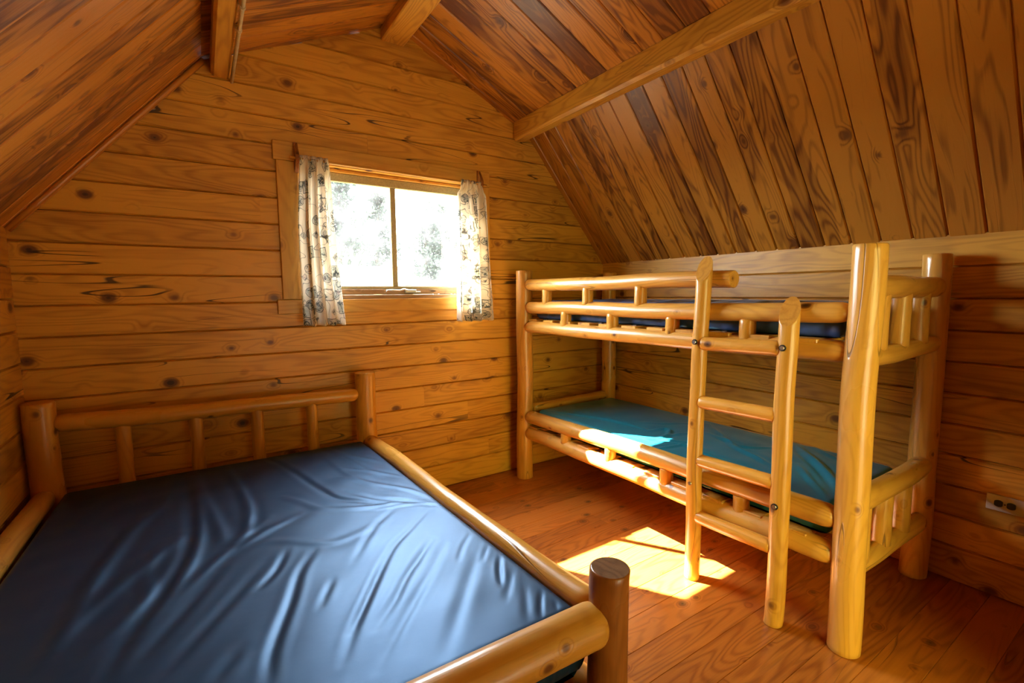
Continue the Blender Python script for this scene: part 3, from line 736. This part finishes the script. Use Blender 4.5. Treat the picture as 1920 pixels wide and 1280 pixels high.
# slats and slat brackets
for zt in (1.172, .402):
    for i in range(11):
        y = .90 + i * .178; mb = MB(); box(mb, (2.35, y, zt - .009), (.85, .105, .018), .003, None, 0); mb.build('slat', M['log'], bunk)
for i in range(7):
    y = .99 + i * .267; mb = MB(); box(mb, (1.985, y, 1.166), (.02, .03, .022), .003); mb.build('slat_bracket', M['brown'], bunk)
mattress('mattress.001', [(1.995, .80), (2.725, .82), (2.725, 2.70), (1.995, 2.70)], 1.173, 1.298, .035, NAVY_FOLDS, M['navy'], 60, 150, .010, 'navy mattress on the upper bunk', sidewave=.004)
mattress('mattress.002', [(1.985, .80), (2.725, .82), (2.725, 2.70), (1.985, 2.70)], .403, .517, .03, TEAL_FOLDS, M['teal'], 110, 240, .008, 'teal mattress on the lower bunk', sidewave=.004, noise_amp=.0010)

# ------------------------------------------------------------------ power outlet
t = thing('power_outlet', (XR, .472, .427), 'ivory double power outlet lying sideways on the log wall', 'power outlet')
mb = MB(); box(mb, (XR - .005, .472, .427), (.008, .117, .070), .002); mb.build('cover_plate', M['plate'], t)
for y in (.4915, .4525):
    mb = MB(); n = 24; vs = []
    for d in (0, .004):
        for i in range(n):
            a = 2 * math.pi * i / n; vs.append((XR - .0095 - d, y + max(-.0135, min(.0135, .017 * math.cos(a))), .427 + .0145 * math.sin(a)))
    mb.add(vs, [[n + i for i in range(n)], list(range(n))[::-1]] + [[i, (i + 1) % n, n + (i + 1) % n, n + i] for i in range(n)], [tuple(v) for v in vs]); mb.build('socket', M['black'], t)
mb = MB(); tube(mb, [(XR - .0085, .472, .427), (XR - .011, .472, .427)], .003, 12); mb.build('screw', M['brown'], t)

# ------------------------------------------------------------------ outdoors seen through the window
GZ = -.45
mb = MB(); n = 30; vs = []
for i in range(n + 1):
    for j in range(n + 1):
        x, y = -30 + 60 * i / n, -30 + 70 * j / n
        vs.append((x, y, GZ + (.12 * math.sin(x * .7) * math.cos(y * .5) if abs(x - 1) > 4 or abs(y - 1) > 4 else -.02)))
mb.add(vs, [[i * (n + 1) + j, (i + 1) * (n + 1) + j, (i + 1) * (n + 1) + j + 1, i * (n + 1) + j + 1] for i in range(n) for j in range(n)], [(0, 0, 0)] * len(vs), .5, True)
tag(mb.build('ground', M['ground']), 'pale dry ground outside the window', 'ground', kind='structure')
def conifer(name, x, y, h, w, seed, label):
    r = np.random.RandomState(seed); root = thing(name, (x, y, GZ), label, 'tree', 'conifers outside the window')
    mb = MB(); tube(mb, [(x + .05 * math.sin(k), y, GZ + h * k / 8 * .95) for k in range(9)], [.16 * (1 - k / 9) + .02 for k in range(9)], 10); mb.build('trunk', M['bark'], root)
    vs, fs = [], []
    for k in range(int(85 * h / 5)):
        zt = r.rand() ** .8; z = GZ + h * (.10 + .88 * zt); rad = w * (1 - zt) ** .85 * (.6 + .6 * r.rand()); a = r.rand() * 6.28
        for m_ in range(34):
            s = (.1 + .9 * r.rand()); px = x + math.cos(a) * rad * s + r.randn() * .13; py = y + math.sin(a) * rad * s + r.randn() * .13; pz = z - .30 * rad * s * s + r.randn() * .07
            d = r.randn(3) * .07; e = r.randn(3) * .05; b = len(vs)
            vs += [(px, py, pz), (px + d[0], py + d[1], pz + d[2] - .05), (px + d[0] + e[0], py + d[1] + e[1], pz + d[2] + e[2]), (px + e[0], py + e[1], pz + e[2] + .02)]
            fs.append([b, b + 1, b + 2, b + 3])
    mb = MB(); mb.add(vs, fs, [(0, 0, 0)] * len(vs), .5, False); mb.build('foliage', M['leaf'], root)
for i, (x, y, h, ww) in enumerate(((2.9, 12.0, 4.6, 1.5), (5.4, 12.6, 4.3, 1.5), (5.6, 17.5, 5.6, 1.9), (1.6, 17.5, 5.4, 1.9), (8.6, 18.5, 5.6, 1.9))):
    conifer('conifer_tree' + ('' if i == 0 else '.%03d' % i), x, y, h, ww, 20 + i,
        ('hazy conifer behind the pale vehicle, through the window', 'hazy conifer through the pane nearest the bunk bed', 'tall hazy conifer behind the window mullion', 'hazy conifer hidden mostly by the curtain over the double bed', 'far hazy conifer past the curtain nearest the bunk bed')[i])
v = thing('parked_vehicle', (2.3, 8.2, GZ), 'pale parked vehicle outside the window, washed out by daylight', 'vehicle')
def prism(mb, prof, y0, y1):
    n = len(prof); vs = [(p[0], y0, p[1]) for p in prof] + [(p[0], y1, p[1]) for p in prof]
    mb.add(vs, [list(range(n)), [n + i for i in reversed(range(n))]] + [[i, n + i, n + (i + 1) % n, (i + 1) % n] for i in range(n)], [tuple(q) for q in vs])
mb = MB(); prism(mb, [(.5, GZ + .35), (4.1, GZ + .35), (4.15, GZ + 1.2), (3.95, GZ + 1.35), (3.55, GZ + 1.45), (3.05, GZ + 2.05), (2.85, GZ + 2.15), (.6, GZ + 2.15), (.5, GZ + 2.0)], 7.4, 9.1); mb.build('body', M['carpaint'], v)
for x0, x1 in ((.75, 1.55), (1.65, 2.3), (2.4, 2.95)):
    mb = MB(); prism(mb, [(x0, GZ + 1.45), (x1, GZ + 1.45), (x1 - .06, GZ + 1.95), (x0, GZ + 1.95)], 7.388, 7.40); mb.build('side_window', M['carglass'], v)
for x in (1.1, 3.4):
    for y in (7.38, 8.95):
        mb = MB(); tube(mb, [(x, y, GZ + .35), (x, y + .2, GZ + .35)], .35, 28); mb.build('wheel', M['tyre'], v)
mb = MB(); tube(mb, [(.7, 7.5, GZ + 2.22), (2.8, 7.5, GZ + 2.22)], .03, 8); tube(mb, [(.7, 8.9, GZ + 2.22), (2.8, 8.9, GZ + 2.22)], .03, 8)
for x in (.8, 1.4, 2.0, 2.6): box(mb, (x, 8.2, GZ + 2.19), (.06, 1.44, .08), .01)
mb.build('roof_rack', M['carpaint'], v)

# ------------------------------------------------------------------ light
def world():
    wd = bpy.data.worlds.new('daylight'); scene.world = wd; wd.use_nodes = True; nt = wd.node_tree; nt.nodes.clear()
    out = nt.nodes.new('ShaderNodeOutputWorld'); bg = nt.nodes.new('ShaderNodeBackground')
    tc = nt.nodes.new('ShaderNodeTexCoord'); sp = nt.nodes.new('ShaderNodeSeparateXYZ'); nt.links.new(tc.outputs['Generated'], sp.inputs[0])
    mr = nt.nodes.new('ShaderNodeMapRange'); mr.inputs[1].default_value = -.35; mr.inputs[2].default_value = .35; nt.links.new(sp.outputs[1], mr.inputs[0])
    mx = nt.nodes.new('ShaderNodeMix'); mx.data_type = 'RGBA'; nt.links.new(mr.outputs[0], mx.inputs[0])
    mx.inputs[6].default_value = (*SKY_FRONT, 1); mx.inputs[7].default_value = (*SKY_BACK, 1)
    # door-side sky colour dimmed eastwards, shaped to keep light off the double bed
    sh = nt.nodes.new('ShaderNodeMapRange'); sh.interpolation_type = 'SMOOTHSTEP'; sh.inputs[1].default_value = -.62; sh.inputs[2].default_value = .38; nt.links.new(sp.outputs[0], sh.inputs[0])
    m3 = nt.nodes.new('ShaderNodeMix'); m3.data_type = 'RGBA'; nt.links.new(sh.outputs[0], m3.inputs[0])
    m3.inputs[6].default_value = (*SKY_FRONT, 1); m3.inputs[7].default_value = (*SHADE_FRONT, 1); nt.links.new(m3.outputs[2], mx.inputs[6])
    nt.links.new(mx.outputs[2], bg.inputs[0]); bg.inputs[1].default_value = 1.0; nt.links.new(bg.outputs[0], out.inputs[0])
SKY_BACK = (48.0, 51.0, 54.0)       # bright hazy sky over the clearing behind the gable window
SKY_FRONT = (11.5, 10.6, 2.5)        # sunlit yellow-green woods on the door side
SHADE_FRONT = (.18, .18, .07)
world()
s = bpy.data.lights.new('sun', 'SUN'); s.energy = 170; s.angle = .0093; s.color = (1, .93, .80)
so = bpy.data.objects.new('sun', s); COL.objects.link(so)
el = math.radians(44); d = Vector((.535 * math.cos(el), -.845 * math.cos(el), -math.sin(el))); so.rotation_euler = d.to_track_quat('-Z', 'Y').to_euler(); so.location = (-4, 8, 8)
def portal(name, loc, sx, sy, aim):
    l = bpy.data.lights.new(name, 'AREA'); l.shape = 'RECTANGLE'; l.size = sx; l.size_y = sy; l.cycles.is_portal = True
    o = bpy.data.objects.new(name, l); COL.objects.link(o); o.location = loc; o.rotation_euler = Vector(aim).to_track_quat('-Z', 'Z').to_euler()
portal('window_daylight', ((WX0 + WX1) / 2, YB + .12, (WZ0 + WZ1) / 2), WX1 - WX0, WZ1 - WZ0, (0, -1, 0))
portal('door_daylight', ((DX0 + DX1) / 2, YF - .12, DZ1 / 2), DX1 - DX0, DZ1, (0, 1, 0))

# ------------------------------------------------------------------ camera
YAW, PIT, ROL, FPX = 5.80128039e-01, -1.00604291e-01, -7.89556885e-03, 885.27
f = Vector((math.sin(YAW) * math.cos(PIT), math.cos(YAW) * math.cos(PIT), math.sin(PIT)))
r = Vector((math.cos(YAW), -math.sin(YAW), 0)); u = r.cross(f); c, sn = math.cos(ROL), math.sin(ROL)
r, u = r * c + u * sn, u * c - r * sn
cam = bpy.data.cameras.new('camera'); cam.sensor_width = 36; cam.lens = FPX / 1920 * 36; cam.clip_start = .02; cam.clip_end = 200
co = bpy.data.objects.new('camera', cam); COL.objects.link(co)
co.matrix_world = Matrix(((r.x, u.x, -f.x, 0), (r.y, u.y, -f.y, 0), (r.z, u.z, -f.z, 1.35), (0, 0, 0, 1)))
scene.camera = co
vs = scene.view_settings; vs.view_transform = 'Standard'; vs.look = 'None'; vs.gamma = 1; vs.use_curve_mapping = False; vs.exposure = 0.32
cy = scene.cycles; cy.use_denoising = True; cy.max_bounces = 10; cy.diffuse_bounces = 6; cy.glossy_bounces = 4; cy.transparent_max_bounces = 12; cy.sample_clamp_indirect = 6; cy.caustics_reflective = False; cy.caustics_refractive = False
